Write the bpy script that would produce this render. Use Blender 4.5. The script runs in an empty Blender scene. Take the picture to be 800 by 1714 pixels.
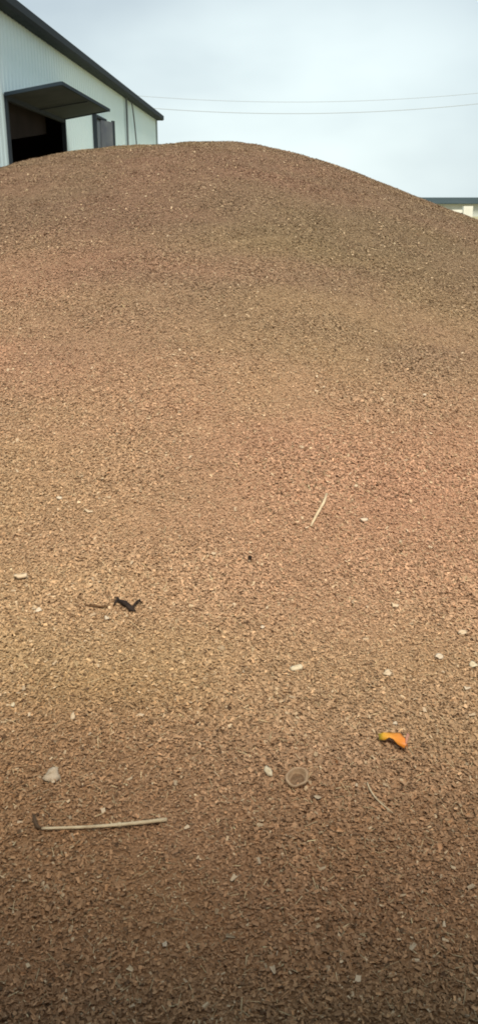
import bpy, bmesh, math, random
import numpy as np
from mathutils import Vector, Matrix

S = bpy.context.scene
C = S.collection
R = math.radians
CAM_Z = 1.55

# ------------------------------------------------------------------ camera, sky, sun, exposure
cam_d = bpy.data.cameras.new('camera')
cam = bpy.data.objects.new('camera', cam_d); C.objects.link(cam)
cam_d.sensor_fit = 'VERTICAL'; cam_d.sensor_height = 24.0
cam_d.lens = 24.0 * 1484 / 1714
cam_d.clip_start = 0.05; cam_d.clip_end = 3000
cam.location = (0, 0, CAM_Z)
cam.rotation_euler = (R(90) - math.atan(512 / 1484), 0, 0)
S.camera = cam

SUN_ELEV, SUN_AZ = 54.0, 172.0          # azimuth clockwise from +Y (the view): behind the camera
w = bpy.data.worlds.new('World'); S.world = w; w.use_nodes = True
nt = w.node_tree; nt.nodes.clear()
def N(t, kind, **kw):
    n = t.nodes.new(kind)
    for k, v in kw.items(): setattr(n, k, v)
    return n
out = N(nt, 'ShaderNodeOutputWorld'); bg = N(nt, 'ShaderNodeBackground')
bg.inputs['Strength'].default_value = 0.10
sky = N(nt, 'ShaderNodeTexSky', sky_type='NISHITA', sun_disc=False)
sky.sun_elevation = R(SUN_ELEV); sky.sun_rotation = R(SUN_AZ)
sky.air_density = 1.0; sky.dust_density = 2.0
tc = N(nt, 'ShaderNodeTexCoord'); mp = N(nt, 'ShaderNodeMapping')
mp.inputs['Scale'].default_value = (1.0, 1.0, 2.2); mp.inputs['Location'].default_value = (.35, 0, .15)
nz = N(nt, 'ShaderNodeTexNoise'); nz.inputs['Scale'].default_value = 3.4
nz.inputs['Detail'].default_value = 4; nz.inputs['Roughness'].default_value = .45
cr = N(nt, 'ShaderNodeValToRGB')
cr.color_ramp.elements[0].position = .36; cr.color_ramp.elements[0].color = (.39, .47, .53, 1)
cr.color_ramp.elements[1].position = .62; cr.color_ramp.elements[1].color = (.55, .64, .68, 1)
sc_ = N(nt, 'ShaderNodeVectorMath', operation='SCALE'); sc_.inputs['Scale'].default_value = 10.0
mx = N(nt, 'ShaderNodeMix', data_type='RGBA'); mx.inputs['Factor'].default_value = .90   # thin overcast
L = nt.links.new
L(tc.outputs['Generated'], mp.inputs['Vector']); L(mp.outputs[0], nz.inputs['Vector'])
L(nz.outputs['Fac'], cr.inputs[0]); L(cr.outputs[0], sc_.inputs[0])
# a broad brighter bank of cloud low over the heap
dp = N(nt, 'ShaderNodeVectorMath', operation='DOT_PRODUCT'); dp.inputs[1].default_value = (.03, .996, .075)
nm = N(nt, 'ShaderNodeVectorMath', operation='NORMALIZE'); wide = N(nt, 'ShaderNodeVectorMath', operation='MULTIPLY'); wide.inputs[1].default_value = (.5, 1, 1)
L(tc.outputs['Generated'], wide.inputs[0]); L(wide.outputs[0], nm.inputs[0]); L(nm.outputs[0], dp.inputs[0])
gl = N(nt, 'ShaderNodeMapRange', interpolation_type='SMOOTHSTEP'); gl.inputs[1].default_value = .984; gl.inputs[2].default_value = 1.0
ma = N(nt, 'ShaderNodeMath', operation='MULTIPLY_ADD'); ma.inputs[1].default_value = .9; ma.inputs[2].default_value = .12
mu = N(nt, 'ShaderNodeMath', operation='MULTIPLY')
L(dp.outputs['Value'], gl.inputs[0]); L(nz.outputs['Fac'], ma.inputs[0]); L(gl.outputs[0], mu.inputs[0]); L(ma.outputs[0], mu.inputs[1])
bank = N(nt, 'ShaderNodeMix', data_type='RGBA'); bank.inputs[7].default_value = (9.3, 10.5, 10.3, 1)
L(mu.outputs[0], bank.inputs[0]); L(sc_.outputs[0], bank.inputs[6])
L(sky.outputs[0], mx.inputs[6]); L(bank.outputs[2], mx.inputs[7])
L(mx.outputs[2], bg.inputs['Color']); L(bg.outputs[0], out.inputs[0])

sd = bpy.data.lights.new('sun', 'SUN'); sd.energy = 3.75; sd.angle = R(27); sd.color = (1, .90, .76)
sun = bpy.data.objects.new('sun', sd); C.objects.link(sun)
az = R(SUN_AZ); el = R(SUN_ELEV)
sun.rotation_euler = Vector((math.sin(az) * math.cos(el), math.cos(az) * math.cos(el), math.sin(el))).to_track_quat('Z', 'Y').to_euler()

S.view_settings.view_transform = 'Standard'; S.view_settings.look = 'None'
S.view_settings.exposure = 0.25; S.view_settings.gamma = 1.0
S.render.engine = 'CYCLES'
S.cycles.use_denoising = True
S.cycles.filter_width = 1.9

# ------------------------------------------------------------------ helpers
def mat(name, col, rough=.8, noise=None, col2=None, bump=0, coord='Object', metallic=0, scale3=None, detail=5):
    m = bpy.data.materials.new(name); m.use_nodes = True
    t = m.node_tree; b = t.nodes['Principled BSDF']
    b.inputs['Roughness'].default_value = rough; b.inputs['Metallic'].default_value = metallic
    b.inputs['Base Color'].default_value = (*col, 1)
    if max(col) < .2: b.inputs['Specular IOR Level'].default_value = .12
    if noise:
        c = N(t, 'ShaderNodeTexCoord'); n = N(t, 'ShaderNodeTexNoise')
        n.inputs['Scale'].default_value = noise; n.inputs['Detail'].default_value = detail
        src = c.outputs[coord]
        if scale3:
            q = N(t, 'ShaderNodeMapping'); q.inputs['Scale'].default_value = scale3
            t.links.new(src, q.inputs[0]); src = q.outputs[0]
        t.links.new(src, n.inputs['Vector'])
        r = N(t, 'ShaderNodeValToRGB')
        r.color_ramp.elements[0].position = .35; r.color_ramp.elements[0].color = (*col, 1)
        r.color_ramp.elements[1].position = .65; r.color_ramp.elements[1].color = (*(col2 or col), 1)
        t.links.new(n.outputs['Fac'], r.inputs[0]); t.links.new(r.outputs[0], b.inputs['Base Color'])
        if bump:
            k = N(t, 'ShaderNodeBump'); k.inputs['Strength'].default_value = bump; k.inputs['Distance'].default_value = .02
            t.links.new(n.outputs['Fac'], k.inputs['Height']); t.links.new(k.outputs[0], b.inputs['Normal'])
    return m

def tag(o, label=None, cat=None, group=None, kind=None):
    if label: o['label'] = label
    if cat: o['category'] = cat
    if group: o['group'] = group
    if kind: o['kind'] = kind
    return o

def empty(name, loc=(0, 0, 0), rz=0):
    o = bpy.data.objects.new(name, None); C.objects.link(o)
    o.location = loc; o.rotation_euler = (0, 0, rz); o.empty_display_size = .2
    return o

def pydata(name, v, f, m, parent=None, smooth=False):
    me = bpy.data.meshes.new(name); me.from_pydata([tuple(a) for a in v], [], f); me.update()
    if m: me.materials.append(m)
    if smooth: me.polygons.foreach_set('use_smooth', [True] * len(me.polygons))
    o = bpy.data.objects.new(name, me); C.objects.link(o)
    if parent: o.parent = parent
    return o

class MB:
    def __init__(s): s.v = []; s.f = []
    def add(s, v, f):
        k = len(s.v); s.v += [tuple(a) for a in v]; s.f += [tuple(i + k for i in q) for q in f]; return s
    def box(s, x0, x1, y0, y1, z0, z1):
        v = [(x, y, z) for z in (z0, z1) for y in (y0, y1) for x in (x0, x1)]
        return s.add(v, [(0, 2, 3, 1), (4, 5, 7, 6), (0, 1, 5, 4), (2, 6, 7, 3), (0, 4, 6, 2), (1, 3, 7, 5)])
    def prism(s, quad, off):            # a quad swept by a vector
        a = [Vector(q) for q in quad]; b = [q + Vector(off) for q in a]; n = len(a)
        return s.add(a + b, [tuple(range(n))[::-1], tuple(range(n, 2 * n))] + [(i, (i + 1) % n, n + (i + 1) % n, n + i) for i in range(n)])
    def tube(s, pts, rad, k=8, flat=1.0):
        pts = [Vector(p) for p in pts]; n = len(pts)
        rad = rad if hasattr(rad, '__len__') else [rad] * n
        vs = []; up = Vector((0, 0, 1))
        for i, p in enumerate(pts):
            t = (pts[min(i + 1, n - 1)] - pts[max(i - 1, 0)]).normalized()
            u = t.cross(up)
            if u.length < 1e-3: u = t.cross(Vector((1, 0, 0)))
            u.normalize(); q = u.cross(t)
            for j in range(k):
                a = 2 * math.pi * j / k
                vs.append(p + rad[i] * (math.cos(a) * u + flat * math.sin(a) * q))
        fs = [(i * k + j, i * k + (j + 1) % k, (i + 1) * k + (j + 1) % k, (i + 1) * k + j) for i in range(n - 1) for j in range(k)]
        fs += [tuple(range(k))[::-1], tuple(range((n - 1) * k, n * k))]
        return s.add(vs, fs)
    def build(s, name, m, parent=None, smooth=False): return pydata(name, s.v, s.f, m, parent, smooth)

#<TERRAIN>
def vnoise(x, y, scale, seed, octaves=1):
    x = np.asarray(x, float); y = np.asarray(y, float); tot = 0; amp = 1; sc = scale
    for o in range(octaves):
        rg = np.random.default_rng(seed + o * 17); g = rg.random((256, 256)) * 2 - 1
        u = x / sc + 100.3; v = y / sc + 100.7
        i = np.floor(u).astype(int); j = np.floor(v).astype(int); a = u - i; b = v - j
        a = a * a * a * (a * (a * 6 - 15) + 10); b = b * b * b * (b * (b * 6 - 15) + 10)
        q = lambda m, n: g[m % 256, n % 256]
        tot = tot + amp * (q(i, j) * (1 - a) * (1 - b) + q(i + 1, j) * a * (1 - b) + q(i, j + 1) * (1 - a) * b + q(i + 1, j + 1) * a * b)
        amp *= .5; sc *= .5
    return tot

CRX = np.array([-8, -7, -6.2, -5.2, -4.2, -3.27, -2.77, -2.44, -2.03, -1.62, -1.13, -.65, 0, .32, .81, 1.22, 1.64, 2.06, 2.48, 2.6, 3.07, 3.2, 3.33, 4, 5, 6, 7])
CRZ = np.array([-.1, .3, .75, 1.25, 1.68, 1.97, 2.12, 2.235, 2.317, 2.354, 2.365, 2.377, 2.362, 2.324, 2.204, 2.098, 1.968, 1.807, 1.651, 1.605, 1.43, 1.375, 1.325, 1.02, .52, .1, -.1])
PRY = np.array([-3, -1, 0, 1, 2, 3, 4, 6, 8, 10, 12, 13, 13.6, 15, 18, 22, 26])
PRP = np.array([-.06, -.01, 0.0, .015, .06, .145, .25, .46, .665, .845, .965, .995, 1.0, .965, .72, .3, -.05])
def smooth_table(xs, ys, lo, hi, sig):
    t = np.linspace(lo, hi, 2001); v = np.interp(t, xs, ys); d = t[1] - t[0]
    k = np.arange(-int(3 * sig / d), int(3 * sig / d) + 1) * d; k = np.exp(-.5 * (k / sig) ** 2); k /= k.sum()
    n = len(k) // 2
    return t, np.convolve(np.pad(v, n, mode='edge'), k, 'valid')
CT = smooth_table(CRX, CRZ, -8, 7, .10)
PT = smooth_table(PRY, PRP, -3, 26, .45)
def H(x, y):
    x = np.asarray(x, float); y = np.asarray(y, float)
    # the crest runs slightly askew, the foot wanders
    c = np.interp(x, *CT); p = np.interp(y, *PT)
    h = c * p
    h = h + .035 * vnoise(x, y, 1.3, 5, 2) + .010 * vnoise(x, y, .30, 9, 2)
    return h
#</TERRAIN>
def Hs(x, y): return float(H(x, y))

# ------------------------------------------------------------------ ground
gm = mat('dry_ground', (.30, .27, .15), .95, .35, (.42, .38, .22), .4)
g = 1500
ground = pydata('ground', [(-g, -g, -.04), (g, -g, -.04), (g, g, -.04), (-g, g, -.04)], [(0, 1, 2, 3)], gm)
tag(ground, kind='structure')

# ------------------------------------------------------------------ heap of husks
PATCH = [(.36, .245, .135), (.37, .265, .125), (.38, .225, .135)]
def batch_colour(x, y, n):
    """albedo of a husk: tan, brown, pale or dark, drifting between batches tipped on the heap, with shade painted in at crest and foot"""
    a = vnoise(-x * .7, y, 1.5, 31, 4); b = vnoise(x * .6, y, .8, 47, 3); d = vnoise(x, y * .8, 3.2, 71, 2)
    base = np.array([.435, .275, .162])[None] * np.ones((n, 1))
    yel = np.clip(a * .9, 0, 1)[:, None]; red = np.clip(-a * .9, 0, 1)[:, None]; gry = np.clip(b * .7, 0, 1)[:, None]
    base = base * (1 - yel) + np.array([.425, .290, .150]) * yel
    base = base * (1 - red) + np.array([.460, .262, .162]) * red
    base = base * (1 - .4 * gry) + np.array([.35, .235, .145]) * .4 * gry
    # weaker light toward the crest, painted into the husk colour
    cap_shade = np.clip((y + 1.2 * d + .6 * b - 3.7) / 3.6, 0, 1)[:, None]
    base = base * (1 - cap_shade) + base * np.array([.57, .605, .625]) * cap_shade
    # deeper, warmer foreground shade painted into the husk colour, with uneven edges
    foot_shade = np.clip((2.15 - y + .55 * a + .35 * b) / .7, 0, 1)[:, None]
    base = base * (1 - foot_shade) + base * np.array([.86, .77, .66]) * foot_shade
    return base
def chip_colour(x, y, n, rg):
    base = batch_colour(x, y, n)
    k = rg.random(n)
    f = np.exp(rg.normal(0, 1, n) * .20 * np.clip(1.15 - .07 * y, .5, 1)); base = base * f[:, None]
    pale = k < .035; base[pale] = np.array([.54, .40, .25]) * np.exp(rg.normal(0, .15, (pale.sum(), 1)))
    dark = k > .945; base[dark] = np.array([.14, .078, .040]) * np.exp(rg.normal(0, .25, (dark.sum(), 1)))
    return np.clip(base, .02, .75)

hm = bpy.data.materials.new('husk_mass'); hm.use_nodes = True
t = hm.node_tree; b = t.nodes['Principled BSDF']; b.inputs['Roughness'].default_value = .9
b.inputs['Specular IOR Level'].default_value = .2
c_ = N(t, 'ShaderNodeTexCoord'); v1 = N(t, 'ShaderNodeTexVoronoi'); v1.inputs['Scale'].default_value = 85
n1 = N(t, 'ShaderNodeTexNoise'); n1.inputs['Scale'].default_value = 9; n1.inputs['Detail'].default_value = 8; n1.inputs['Roughness'].default_value = .7
r1 = N(t, 'ShaderNodeValToRGB')
for i, (p_, c) in enumerate([(.30, (.58, .54, .50)), (.48, (.88, .86, .84)), (.70, (1.05, 1.05, 1.05))]):
    e = r1.color_ramp.elements[i] if i < 2 else r1.color_ramp.elements.new(p_)
    e.position = p_; e.color = (*c, 1)
mxh = N(t, 'ShaderNodeMix', data_type='RGBA', blend_type='MULTIPLY'); mxh.inputs[0].default_value = .35
bp = N(t, 'ShaderNodeBump'); bp.inputs['Strength'].default_value = .8; bp.inputs['Distance'].default_value = .01
ab = N(t, 'ShaderNodeAttribute', attribute_name='husk_colour')
t.links.new(c_.outputs['Object'], v1.inputs['Vector']); t.links.new(c_.outputs['Object'], n1.inputs['Vector'])
t.links.new(n1.outputs['Fac'], r1.inputs[0]); mxh.inputs[0].default_value = 1
t.links.new(ab.outputs['Color'], mxh.inputs[6]); t.links.new(r1.outputs[0], mxh.inputs[7])
t.links.new(mxh.outputs[2], b.inputs['Base Color'])
t.links.new(v1.outputs['Distance'], bp.inputs['Height']); t.links.new(bp.outputs[0], b.inputs['Normal'])

xs = np.arange(-7.9, 6.9, .05)
ys = np.concatenate([np.arange(-2.4, 6, .04), np.arange(6, 26, .08)])
X, Y = np.meshgrid(xs, ys); Z = H(X, Y)
nx, ny = len(xs), len(ys)
V = np.stack([X, Y, Z], -1).reshape(-1, 3).astype(np.float32)
ii = (np.arange(ny - 1)[:, None] * nx + np.arange(nx - 1)[None]).ravel()
F = np.stack([ii, ii + 1, ii + nx + 1, ii + nx], -1).astype(np.int32)
def fast_mesh(name, V, F, m, parent=None, smooth=False, col=None):
    me = bpy.data.meshes.new(name)
    me.vertices.add(len(V)); me.vertices.foreach_set('co', V.ravel())
    nf, k = F.shape
    me.loops.add(nf * k); me.loops.foreach_set('vertex_index', F.ravel())
    me.polygons.add(nf); me.polygons.foreach_set('loop_start', np.arange(0, nf * k, k, dtype=np.int32))
    me.polygons.foreach_set('use_smooth', np.full(nf, smooth))
    me.update(calc_edges=True)
    if col is not None:
        at = me.color_attributes.new('husk_colour', 'FLOAT_COLOR', 'POINT')
        at.data.foreach_set('color', np.concatenate([col, np.ones((len(col), 1))], 1).astype(np.float32).ravel())
    me.materials.append(m)
    o = bpy.data.objects.new(name, me); C.objects.link(o)
    if parent: o.parent = parent
    return o
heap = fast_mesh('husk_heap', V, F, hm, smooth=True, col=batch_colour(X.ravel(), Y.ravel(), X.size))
tag(heap, 'broad brown heap of dry husks and chaff piled before the metal shed', 'heap')

cm = bpy.data.materials.new('husk_flake'); cm.use_nodes = True
t = cm.node_tree; b = t.nodes['Principled BSDF']; b.inputs['Roughness'].default_value = .75
b.inputs['Specular IOR Level'].default_value = .25
at = N(t, 'ShaderNodeAttribute', attribute_name='husk_colour'); t.links.new(at.outputs['Color'], b.inputs['Base Color'])

def husks():
    rg = np.random.default_rng(11)
    RHO = 60000.
    yb = np.linspace(.75, 14.6, 600); wid = .64 * yb + 1.1
    rho = RHO * np.minimum(1, (2.8 / yb)) ** 1.35
    cdf = np.cumsum(rho * wid); n = int(cdf[-1] * (yb[1] - yb[0])); cdf /= cdf[-1]
    y = np.interp(rg.random(n), cdf, yb); x = (rg.random(n) - .5) * (.64 * y + 1.1)
    n2 = 520000; y2 = .15 + 14.3 * rg.random(n2) ** 1.5; edge = .32 * y2 + .45
    x2 = np.where(rg.random(n2) < .5, -1, 1) * (edge + 3.6 * rg.random(n2) ** 1.25)
    n3 = 45000; y3 = rg.uniform(-.3, .85, n3); x3 = rg.uniform(-1.0, 1.0, n3)
    coarse = np.concatenate([np.ones(n), np.full(n2, 1.5), np.full(n3, 1.2)])
    x = np.concatenate([x, x2, x3]); y = np.concatenate([y, y2, y3]); n = n + n2 + n3
    ok = (H(x, y) > -.03) & (x < 6.0) & (x > -6.0); x, y, coarse = x[ok], y[ok], coarse[ok]; n = len(x)
    z = H(x, y)
    e = .02
    nx_ = -(H(x + e, y) - H(x - e, y)) / (2 * e); ny_ = -(H(x, y + e) - H(x, y - e)) / (2 * e)
    nr = np.stack([nx_, ny_, np.ones(n)], 1); nr /= np.linalg.norm(nr, axis=1)[:, None]
    # tilt
    tilt = rg.normal(0, .30, (n, 3)) * np.clip(1.2 - .055 * y, .55, 1)[:, None]; nr = nr + tilt; nr /= np.linalg.norm(nr, axis=1)[:, None]
    a = rg.normal(0, 1, (n, 3)); u = np.cross(nr, a); u /= np.linalg.norm(u, axis=1)[:, None]; v = np.cross(nr, u)
    m = np.maximum(1, y / 4.) ** .35 * coarse
    ln = .0066 * np.minimum(2.1, np.exp(rg.normal(0, .38, n) + .30 * vnoise(x, y, .35, 83, 3))) * m; wd = ln * rg.uniform(.45, .85, n)
    straw = rg.random(n) < .085
    ln[straw] *= rg.uniform(1.6, 3.2, straw.sum()); wd[straw] = .0017 * m[straw] * rg.uniform(.7, 1.4, straw.sum())
    big = rg.random(n) < .004; ln[big] *= 1.5; wd[big] *= 1.3
    bits = rg.random(n) < .0006; ln[bits] = .013 * m[bits] * rg.uniform(.7, 1.6, bits.sum()); wd[bits] = ln[bits] * rg.uniform(.4, .8, bits.sum())
    cur = wd * rg.uniform(-.55, .55, n)
    lift = rg.uniform(-.001, .009, n) * m + .25 * ln * np.abs(u[:, 2]); lift[bits] = .010
    c = np.stack([x, y, z], 1); c[:, 2] += lift
    hl = (ln / 2)[:, None] * u; hw = (wd / 2)[:, None] * v; hc = cur[:, None] * nr
    tp = rg.uniform(.35, 1.0, (n, 1))
    P = np.stack([c - hl - hw * tp + hc * .6, c - hl, c - hl + hw * tp + hc * .6,
                  c + hl - hw + hc, c + hl * 1.06, c + hl + hw + hc], 1).reshape(-1, 3).astype(np.float32)
    k = (np.arange(n) * 6)[:, None]
    F = np.concatenate([k + np.array([[0, 1, 4, 3]]), k + np.array([[1, 2, 5, 4]])], 0).astype(np.int32)
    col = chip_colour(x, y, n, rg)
    pst = straw & (rg.random(n) < .4); col[pst] = np.array([.50, .38, .22]) * np.exp(rg.normal(0, .2, (pst.sum(), 1)))
    col[bits] = np.array([.50, .38, .25]) * np.exp(rg.normal(0, .15, (bits.sum(), 1)))
    col = np.repeat(np.clip(col, .02, .75), 6, axis=0)
    print('husks', n)
    o = fast_mesh('loose_husks', P, F, cm, heap, False, col)
    o['kind'] = 'stuff'
husks()

# ------------------------------------------------------------------ metal shed on the left
WD = Vector((.04137003, .99914389, 0)); WN = Vector((.99914389, -.04137003, 0))
shed = empty('metal_shed', tuple(WN * -6.3), math.atan2(-WD.x, WD.y))       # local x = out of the wall, y = along it
tag(shed, 'long pale metal shed with dark open doorway, awning and overhanging eaves beyond the heap', 'shed')
sheet = mat('painted_sheet', (.64, .80, .83), .6, .35, (.68, .83, .85), .0, scale3=(1, 1, .25))
dark = mat('dark_trim', (.03, .04, .042), .9, 3, (.045, .055, .057))
frame_m = mat('dark_frame', (.035, .045, .055), .9)
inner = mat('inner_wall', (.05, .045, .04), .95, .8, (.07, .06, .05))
roofm = mat('roof_sheet', (.10, .12, .125), .6, 1.5, (.14, .16, .165))
EZ = 5.72
def corrugated(mb, s0, s1, z0, z1, x=0., pitch=.30, dep=.020):
    n = max(1, round((s1 - s0) / pitch)); pr = []
    for i in range(n):
        a = s0 + (s1 - s0) * i / n; w_ = (s1 - s0) / n
        for fr, d in ((0, 0), (.62, 0), (.72, dep), (.90, dep)): pr.append((a + fr * w_, d))
    pr.append((s1, 0))
    v = [(x + d, s, z) for s, d in pr for z in (z0, z1)]
    mb.add(v, [(2 * i, 2 * i + 2, 2 * i + 3, 2 * i + 1) for i in range(len(pr) - 1)])
S0, S1, D0, D1, DZ = 2.0, 49.3, 22.2, 28.0, 3.88
W0, W1, WZ0, WZ1 = 32.5, 34.6, 2.2, 4.42
m_ = MB()
corrugated(m_, S0, D0, -.05, EZ); corrugated(m_, D0, D1, DZ, EZ); corrugated(m_, D1, W0, -.05, EZ)
corrugated(m_, W0, W1, WZ1, EZ); corrugated(m_, W0, W1, -.05, WZ0); corrugated(m_, W1, S1, -.05, EZ)
m_.build('wall', sheet, shed)
BW = 18.0
RZ = EZ + .22 * BW / 2
m_ = MB()                                                             # far and near gable ends, back
m_.add([(-.01, S1, -.05), (-BW, S1, -.05), (-BW, S1, EZ), (-BW / 2, S1, RZ), (-.01, S1, EZ)], [(0, 1, 2, 3, 4)])
m_.add([(-.01, S0, -.05), (-BW, S0, -.05), (-BW, S0, EZ), (-BW / 2, S0, RZ), (-.01, S0, EZ)], [(4, 3, 2, 1, 0)])
m_.add([(-BW, S0, -.05), (-BW, S1, -.05), (-BW, S1, EZ), (-BW, S0, EZ)], [(0, 1, 2, 3)])
m_.build('end_wall', sheet, shed)
m_ = MB()
ov, th = .34, .10
for sgn in (1, -1):
    xe = ov if sgn > 0 else -BW - ov
    ze = EZ + .07 - .22 * (ov - .0) + .10
    m_.prism([(xe, S0 - .3, ze), (xe, S0 - .3, ze + th), (-BW / 2, S0 - .3, RZ + .17 + th), (-BW / 2, S0 - .3, RZ + .17)], (0, S1 - S0 + .45, 0))
roof = m_.build('roof', roofm, shed)
MB().box(.04, ov - .03, S0 - .25, S1 + .10, EZ - .02, EZ + .015).build('soffit', dark, shed)
MB().prism([(ov - .03, S0 - .3, EZ - .03), (ov + .06, S0 - .3, EZ + .02), (ov + .06, S0 - .3, EZ + .20), (ov - .03, S0 - .3, EZ + .20)], (0, S1 - S0 + .45, 0)).build('gutter', frame_m, shed)
MB().box(-.06, .07, S1 - .12, S1 + .04, -.05, EZ - .02).build('corner_trim', mat('corner_metal', (.30, .35, .36), .5), shed)
# interior of the doorway
m_ = MB()
m_.add([(-.06, D0 - 6, -.03), (-9, D0 - 6, -.03), (-9, D1 + 6, -.03), (-.06, D1 + 6, -.03)], [(0, 1, 2, 3)])
m_.add([(-9, D0 - 6, -.03), (-9, D1 + 6, -.03), (-9, D1 + 6, 5.6), (-9, D0 - 6, 5.6)], [(0, 1, 2, 3)])
m_.add([(-.06, D1 + 6, -.03), (-9, D1 + 6, -.03), (-9, D1 + 6, 5.6), (-.06, D1 + 6, 5.6)], [(0, 1, 2, 3)])
m_.add([(-.06, D0 - 6, -.03), (-9, D0 - 6, -.03), (-9, D0 - 6, 5.6), (-.06, D0 - 6, 5.6)], [(0, 1, 2, 3)])
m_.add([(-.06, D0 - 6, 5.6), (-9, D0 - 6, 5.6), (-9, D1 + 6, 5.6), (-.06, D1 + 6, 5.6)], [(0, 1, 2, 3)])
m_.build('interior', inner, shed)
fr = MB(); fr.box(-.05, .06, D0 - .12, D0, -.05, DZ + .1); fr.box(-.05, .06, D1, D1 + .12, -.05, DZ + .1); fr.box(-.05, .057, D0, D1, DZ - .02, DZ + .1)
fr.build('door_frame', frame_m, shed)
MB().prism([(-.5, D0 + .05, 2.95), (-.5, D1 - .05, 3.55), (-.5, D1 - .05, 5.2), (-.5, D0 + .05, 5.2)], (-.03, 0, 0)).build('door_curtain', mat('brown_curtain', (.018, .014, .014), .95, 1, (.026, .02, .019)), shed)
# awning: a tilted sheet on a frame, propped out over the doorway
aw = MB().prism([(.03, D0 - .15, DZ + .08), (1.36, D0 - .15, DZ + .30), (1.36, D1 + .0, DZ + .30), (.03, D1 + .0, DZ + .08)], (0, 0, .035)).build('awning', mat('awning_sheet', (.045, .058, .062), .9, 2, (.06, .073, .077)), shed)
ed = MB(); ed.box(1.33, 1.39, D0 - .20, D1 + .05, DZ + .27, DZ + .345)
for s in (D0 - .19, D1 + .005): ed.prism([(.03, s, DZ + .05), (1.33, s, DZ + .27), (1.33, s, DZ + .345), (.03, s, DZ + .125)], (0, .045, 0))
ed.build('awning_edge', mat('awning_frame', (.028, .042, .055), .9), aw)
for s in (D0 + 2.9,): MB().box(.05, 1.33, s, s + .04, DZ + .145, DZ + .17).build('awning_rib', frame_m, aw)
for o_ in list(aw.children):
    if o_.name.startswith('awning_rib'):
        me = o_.data
        for v in me.vertices: v.co.z += (v.co.x - .75) * .153
# window with an opened shutter
win = MB().box(-.10, -.04, W0, W1, WZ0, WZ1).build('window', mat('window_pane', (.33, .37, .37), .35), shed)
m_ = MB(); m_.box(-.04, .15, W0 - .10, W0, WZ0 - .1, WZ1 + .06); m_.box(-.04, .09, W1, W1 + .08, WZ0 - .1, WZ1 + .06)
m_.box(-.04, .11, W0, W1, WZ1, WZ1 + .08); m_.box(-.04, .10, W0, W1, WZ0 - .08, WZ0)
m_.build('window_frame', frame_m, win)
sh = MB().prism([(.10, W0 + .95, WZ0 + .03), (.36, W0 + 1.9, WZ0 + .03), (.36, W0 + 1.9, WZ1 - .03), (.10, W0 + .95, WZ1 - .03)], (-.03, .01, 0)).build('shutter', mat('shutter_sheet', (.10, .11, .135), .5, 2, (.15, .165, .18)), win)
MB().prism([(.355, W0 + 1.86, WZ0 - .02), (.41, W0 + 2.0, WZ0 - .02), (.41, W0 + 2.0, WZ1 + .02), (.355, W0 + 1.86, WZ1 + .02)], (-.05, .02, 0)).build('shutter_edge', frame_m, win)
MB().tube([(.10, 39.3, -.0), (.10, 39.3, 2), (.10, 39.3, 4), (.10, 39.3, EZ - .02)], .045).build('downpipe', mat('pipe_grey', (.16, .18, .19), .5), shed)
# cable hanging off the eaves
cp = []
for k in range(15):
    f_ = k / 14
    cp.append(WN * (-6.3 + .14 + .03 * f_) + WD * (40.35 + 1.35 * f_ ** .75) + Vector((0, 0, EZ - .06 - 2.9 * f_ ** 1.25)))
cable = MB().tube(cp, .028, 6).build('hanging_cable', mat('cable_grey', (.12, .13, .14), .6), None, True)
tag(cable, 'thin grey cable dangling in a curve down the shed wall beside the downpipe', 'cable')

# ------------------------------------------------------------------ far right: low barn, boundary wall
barn = empty('long_barn', (60, 150, 0), 0)
tag(barn, 'low far away barn with dark roof and pale wall beyond the heap', 'barn')
MB().box(-38, 40, 0, 14, -.05, 1.95).build('wall', mat('barn_wall', (.50, .54, .50), .8, .4, (.58, .61, .56)), barn)
m_ = MB(); m_.prism([(-39, -1.0, 1.98), (-39, 7, 2.92), (-39, 15, 1.98), (-39, 15, 1.86), (-39, -1.0, 1.86)], (80, 0, 0))
m_.build('roof', mat('barn_roof', (.045, .066, .070), .9, .3, (.058, .08, .085)), barn)
bw = empty('boundary_wall', (22.4, 92, 0), 0)
tag(bw, 'low whitewashed boundary wall with dark gap and thick end pillar before the barn', 'wall')
white = mat('whitewash', (.66, .66, .58), .8, 1.2, (.74, .74, .66))
MB().box(-7.0, -.46, -.10, .10, -.05, .72).build('base_wall', white, bw)
MB().box(-7.0, -.46, -.06, .06, .92, 1.22).build('upper_rail', white, bw)
MB().box(-7.0, -.46, -.03, .03, .72, .92).build('rail_gap', dark, bw)
MB().box(-.45, .45, -.3, .3, -.05, 1.55).build('pillar', white, bw)

# ------------------------------------------------------------------ wires
wood = mat('pole_wood', (.16, .14, .12), .9, 2, (.22, .20, .17), .3)
wirem = mat('wire', (.36, .40, .42), .6)
def pole(x, y, h, label):
    p_ = empty('utility_pole', (x, y, 0)); tag(p_, label, 'pole', 'utility poles')
    MB().tube([(0, 0, -.1), (0, 0, h * .5), (0, 0, h)], [.15, .125, .10], 10).build('shaft', wood, p_, True)
    MB().box(-.05, .05, -.9, .9, h - .55, h - .43).build('crossarm', wood, p_)

# ------------------------------------------------------------------ unseen shelter, added so its roof shades the foreground
shel = empty('added_shade_shelter', (0, -3.4, 0))
tag(shel, 'added unseen shelter over the camera, flat roof shading the near foot of the heap', 'shelter')
MB().box(-7, 7, -4.0, 3.66, 2.3, 2.36).build('roof', mat('added_shelter_roof', (.16, .09, .05), .9), shel)  # added unseen roof, shades the foreground
MB().box(-7, 7, -4.05, -3.9, -.05, 2.3).build('added_shelter_back_wall', mat('added_shelter_wall', (.14, .09, .05), .9, 1, (.18, .11, .065)), shel)
for x in (-6.8, 6.8): MB().box(x - .07, x + .07, 3.3, 3.44, -.05, 2.3).build('added_shelter_post', wood, shel)

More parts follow.
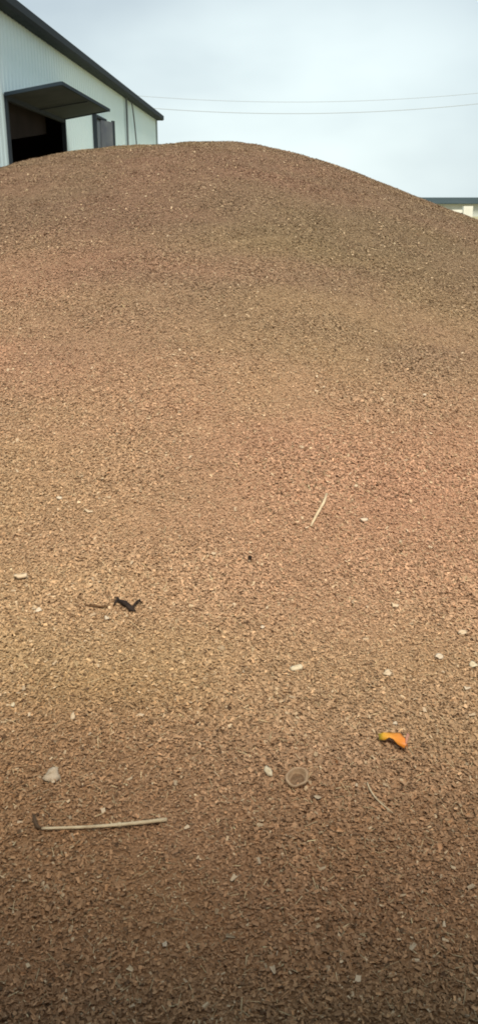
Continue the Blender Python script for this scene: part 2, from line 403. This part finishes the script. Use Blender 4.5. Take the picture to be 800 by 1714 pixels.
#<ITEMS>
pole(-14.2, 62, 9.1, 'wooden utility pole standing out of sight beyond the metal shed')
pole(27.0, 62, 9.95, 'wooden utility pole off to the side of the heap beyond the barn end')
def wire(c, off, thick, label):
    pts = []
    for k in range(61):
        x = -14.2 + 41.2 * k / 60
        pts.append((x, 62 + off, c[0] * x * x + c[1] * x + c[2]))
    o = MB().tube(pts, thick, 6).build('power_line', wirem, None, True)
    tag(o, label, 'wire', 'power lines across the sky')
wire((.003698, -.025417, 7.9064), .35, .013, 'upper, fainter of the two sagging power lines crossing the pale sky')
wire((.004042, -.026685, 7.1817), -.15, .018, 'lower, darker of the two sagging power lines crossing the pale sky')

# ------------------------------------------------------------------ litter lying on the heap
rnd = random.Random(4)
def on(x, y, dz=0.): return Vector((x, y, Hs(x, y) + .010 + dz))
straw_m = mat('dry_straw', (.50, .38, .23), .8, 38, (.66, .53, .34), .4)
straw_d = mat('straw_end', (.10, .065, .04), .8)
st = empty('straw_stalk', tuple(on(-.325, 1.757)))
tag(st, 'longest straw stalk, lying level with a dark hooked end, near the foot of the heap', 'straw')
def rel(root, pts): return [Vector(p) - root.location for p in pts]
pts = []
for k in range(9):
    f_ = k / 8; x = -.470 + .297 * f_; y = 1.738 + .036 * f_ + .006 * math.sin(f_ * 3.1) * -1
    pts.append(on(x, y, .004 + .003 * f_))
MB().tube(rel(st, pts), [.0035 + .0022 * (k / 8) for k in range(9)], 8, .75).build('stalk', straw_m, st, True)
nd = pts[5]
MB().tube(rel(st, [nd - Vector((.006, 0, 0)), nd, nd + Vector((.006, 0, 0))]), [.0045, .0062, .0045], 8).build('node', straw_m, st, True)
MB().tube(rel(st, [on(-.490, 1.768, .012), on(-.484, 1.752, .010), on(-.476, 1.740, .006), on(-.466, 1.738, .004)]), [.0035, .005, .005, .0036], 8).build('hooked_end', straw_d, st, True)
s2 = MB().tube([on(.352, 3.395, .022), on(.335, 3.345, .012), on(.305, 3.272, .010), on(.274, 3.196, .004)], [.0045, .006, .0058, .004], 8, .5).build('straw_piece', straw_m, None, True)
tag(s2, 'short straight piece of pale straw standing askew halfway up the visible slope', 'straw')
pts = [on(.328 + .052 * f_ - .012 * math.sin(f_ * 3.1), 1.925 - .098 * f_, .004) for f_ in [k / 8 for k in range(9)]]
s3 = MB().tube(pts, [.0016, .002, .0021, .0022, .0022, .0021, .002, .0018, .0012], 6).build('straw_sliver', straw_m, None, True)
tag(s3, 'thin bowed sliver of straw below the orange leaf', 'straw')

char = mat('blackened_twig', (.016, .011, .009), .7, 40, (.035, .024, .018), .3)
tw = empty('blackened_twig', tuple(on(-.372, 2.68)))
tag(tw, 'black crooked twig with a forked end and upturned tip lying on the slope', 'twig')
def tp(px, py, dz): return on(-.412 + (px - 195) * .00203, 2.719 - (py - 1010) * .0036, dz)
MB().tube(rel(tw, [tp(198, 1013, .010), tp(205, 1016, .011), tp(211, 1018, .010), tp(217, 1022, .009), tp(224, 1027, .007), tp(230, 1029, .003)]), [.004, .008, .012, .009, .011, .004], 8, .7).build('stem', char, tw, True)
MB().tube(rel(tw, [tp(193, 1019, .004), tp(196, 1015, .009), tp(200, 1013, .010), tp(197, 1009, .009), tp(192, 1008, .006)]), [.002, .005, .006, .005, .002], 8, .7).build('fork', char, tw, True)
MB().tube(rel(tw, [tp(223, 1027, .008), tp(227, 1022, .010), tp(231, 1017, .012), tp(235, 1014, .013), tp(238, 1017, .008)]), [.007, .004, .005, .006, .002], 8, .7).build('upturned_tip', char, tw, True)
d2 = MB().tube([tp(146, 1018, .003), tp(156, 1019, .006), tp(170, 1021, .006), tp(184, 1021, .003)], [.002, .004, .0045, .003], 6, .7).build('thin_twig', mat('thin_twig', (.12, .065, .03), .8), None, True)
tag(d2, 'thin dark brown twig pointing at the forked end of the black twig', 'twig')

# orange leaf: an arched blade, yellow green at one tip and orange red at the other
lm = bpy.data.materials.new('autumn_leaf'); lm.use_nodes = True
t = lm.node_tree; b = t.nodes['Principled BSDF']; b.inputs['Roughness'].default_value = .45
tcn = N(t, 'ShaderNodeTexCoord'); sx = N(t, 'ShaderNodeSeparateXYZ'); rp = N(t, 'ShaderNodeValToRGB')
mr = N(t, 'ShaderNodeMapRange'); mr.inputs[1].default_value = -.04; mr.inputs[2].default_value = .034
for i, (p_, c) in enumerate([(0, (.42, .33, .03)), (.12, (.70, .38, .03)), (.45, (.76, .29, .025)), (.85, (.76, .24, .03)), (1, (.62, .22, .08))]):
    e = rp.color_ramp.elements[i] if i < 2 else rp.color_ramp.elements.new(p_)
    e.position = p_; e.color = (*c, 1)
t.links.new(tcn.outputs['Object'], sx.inputs[0]); t.links.new(sx.outputs[0], mr.inputs[0]); t.links.new(mr.outputs[0], rp.inputs[0]); t.links.new(rp.outputs[0], b.inputs['Base Color'])
lf = empty('fallen_leaf', tuple(on(.423, 2.071, .010)))
tag(lf, 'curled bright orange and yellow leaf lying low on the heap', 'leaf')
cl = [(-.042, .020, .006), (-.027, .023, .009), (-.010, .020, .012), (.005, .010, .013), (.017, -.006, .010), (.025, -.026, .004)]
hw_ = [.007, .016, .018, .017, .014, .005]
v, f = [], []
for i, p in enumerate(cl):
    a = Vector(cl[max(i - 1, 0)]); bb = Vector(cl[min(i + 1, 5)]); tg = (bb - a).normalized(); sd_ = Vector((-tg.y, tg.x, 0)).normalized()
    for q in (-1, -.5, 0, .5, 1):
        v.append(Vector(p) + sd_ * q * hw_[i] + Vector((0, 0, .004 - .004 * q * q + .005 * math.sin(i * 1.7 + q * 2.4))))
for i in range(5):
    for q in range(4): f.append((i * 5 + q, i * 5 + q + 1, i * 5 + q + 6, i * 5 + q + 5))
bl = pydata('blade', v, f, lm, lf, True)
md = bl.modifiers.new('thick', 'SOLIDIFY'); md.thickness = .0012
MB().tube([(.024, -.024, .010), (.030, -.004, .018), (.036, .012, .020), (.034, .022, .018)], [.001, .004, .005, .002], 8, .4).build('curled_edge', mat('leaf_edge', (.46, .22, .14), .6), lf, True)

# cup-shaped husk
cup = empty('cup_husk', tuple(on(.149, 1.929, -.012)))
tag(cup, 'round hollow husk open like a small cup, pale rim', 'husk')
cupm = mat('cup_shell', (.35, .235, .14), .8, 45, (.47, .33, .205), .3)
prof = [(.012, .0), (.022, .004), (.027, .014), (.0295, .026), (.0275, .0295), (.0235, .027), (.021, .018), (.016, .011), (.0, .009)]
v, f = [], []; K = 22
for r_, z_ in prof:
    for k in range(K):
        a = 2 * math.pi * k / K; wob = 1 + .06 * math.sin(2 * a + .6) + .04 * math.sin(5 * a)
        v.append((r_ * 1.02 * wob * math.cos(a), r_ * .95 * wob * math.sin(a), z_ + .002 * math.sin(3 * a) * r_ / .028))
for i in range(len(prof) - 1):
    for k in range(K): f.append((i * K + k, i * K + (k + 1) % K, (i + 1) * K + (k + 1) % K, (i + 1) * K + k))
pydata('shell', v, f, cupm, cup, True); cup.rotation_euler = (R(22), R(-10), .3)
MB().tube([(0, 0, .008), (0, 0, .0135)], [.0165, .0200], 16).build('hollow', mat('cup_hollow', (.16, .10, .06), .9, 90, (.26, .17, .10), .5), cup)

pale_m = mat('pale_flake', (.54, .43, .30), .8, 70, (.66, .55, .41), .2)
tan_m = mat('tan_flake', (.54, .41, .26), .8, 70, (.64, .50, .34), .2)
grey_m = mat('grey_flake', (.44, .34, .23), .85, 50, (.52, .41, .29), .2)
khaki_m = mat('khaki_flake', (.56, .46, .30), .8, 70, (.66, .56, .39), .2)
seed_m = mat('dark_seed', (.02, .012, .008), .4)
def flake(x, y, l, w_, rz, m, label, tilt=.25, dz=.002, name='husk_flake', dome=.12, group='pale flakes scattered on the heap', cat='flake'):
    v = []; K = 11; rr = [1 + rnd.uniform(-.30, .22) for _ in range(K)]
    for ring, (q, h) in enumerate(((.0, 1.), (.55, .8), (1., .25), (.96, -.05))):
        for k in range(K):
            a = 2 * math.pi * k / K; v.append((q * rr[k] * l / 2 * math.cos(a), q * rr[k] * w_ / 2 * math.sin(a), h * dome * w_ * rnd.uniform(.4, 1.5) + q * q * l * .10 * math.sin(a * 2 + x * 40)))
    f = [(i * K + k, i * K + (k + 1) % K, (i + 1) * K + (k + 1) % K, (i + 1) * K + k) for i in range(3) for k in range(K)]
    f.append(tuple(3 * K + k for k in range(K))[::-1])
    o = pydata(name, v, f, m, None, True); o.location = on(x, y, dz)
    o.rotation_euler = (R(10) + tilt, rnd.uniform(-.2, .2), rz)
    tag(o, label, cat, group); return o
flake(-.663, 2.674, .026, .020, .2, pale_m, 'whitish chip of husk farthest out past the thin brown twig')
flake(-.429, 2.618, .030, .015, -.9, pale_m, 'slanted whitish flake just below the fork of the black twig')
flake(.077, 2.585, .014, .014, 0, pale_m, 'tiny white speck in the middle of the slope below the dark seed')
flake(.173, 2.397, .036, .026, 0, khaki_m, 'squarish flat khaki flake between the white speck and the cup husk')
flake(.626, 2.471, .032, .026, .5, pale_m, 'cream flake up the slope from the orange leaf, brightest of its cluster')
flake(-.477, 1.916, .044, .046, .3, grey_m, 'large round dull tan flake above the long straw stalk', .1)
flake(.077, 1.946, .022, .032, .2, khaki_m, 'upright pale flake beside the cup husk')
flake(.485, 3.26, .030, .018, 0, pale_m, 'bright oval flake level with the short straw piece')
flake(.481, 3.492, .020, .016, .4, tan_m, 'small tan flake higher than the short straw piece')
flake(-.153, 1.441, .011, .011, 0, pale_m, 'lone white crumb below the long straw stalk')
flake(-.719, 3.377, .022, .022, .9, pale_m, 'pale flake high on the slope well above the whitish chip')
flake(-.761, 2.846, .055, .022, .1, tan_m, 'long flat tan flake lifting off the slope above the whitish chip', .35, .010)
flake(.917, 4.336, .022, .018, 0, pale_m, 'pale flake highest on the slope, far above all the others')
flake(.526, 2.731, .030, .020, .2, tan_m, 'oval tan flake between the bright oval one and the cream one')
flake(.728, 2.600, .034, .016, .1, tan_m, 'narrow tan flake at the edge, above the cream flake')
flake(.677, 2.326, .024, .012, .3, pale_m, 'small narrow whitish flake below the cream flake')
flake(.720, 2.433, .030, .022, -.1, khaki_m, 'dull khaki flake at the edge beside the cream flake')
flake(.448, 2.380, .030, .022, 0, tan_m, 'tan flake straight up the slope from the orange leaf')
flake(-.461, 2.144, .012, .030, .1, tan_m, 'slim upright tan flake above the large round one')
flake(-.642, 2.202, .013, .016, .1, khaki_m, 'little round khaki flake at the edge above the large round one')
flake(-.585, 3.281, .034, .014, -.3, tan_m, 'thin tan flake high up beside a pale flake')
flake(.440, 2.165, .016, .010, .4, pale_m, 'tiny pale flake just above the orange leaf')
flake(.039, 2.97, .016, .020, .3, seed_m, 'single shiny dark seed in the middle of the slope', .2, .006, 'dark_seed', .45, None, 'seed')
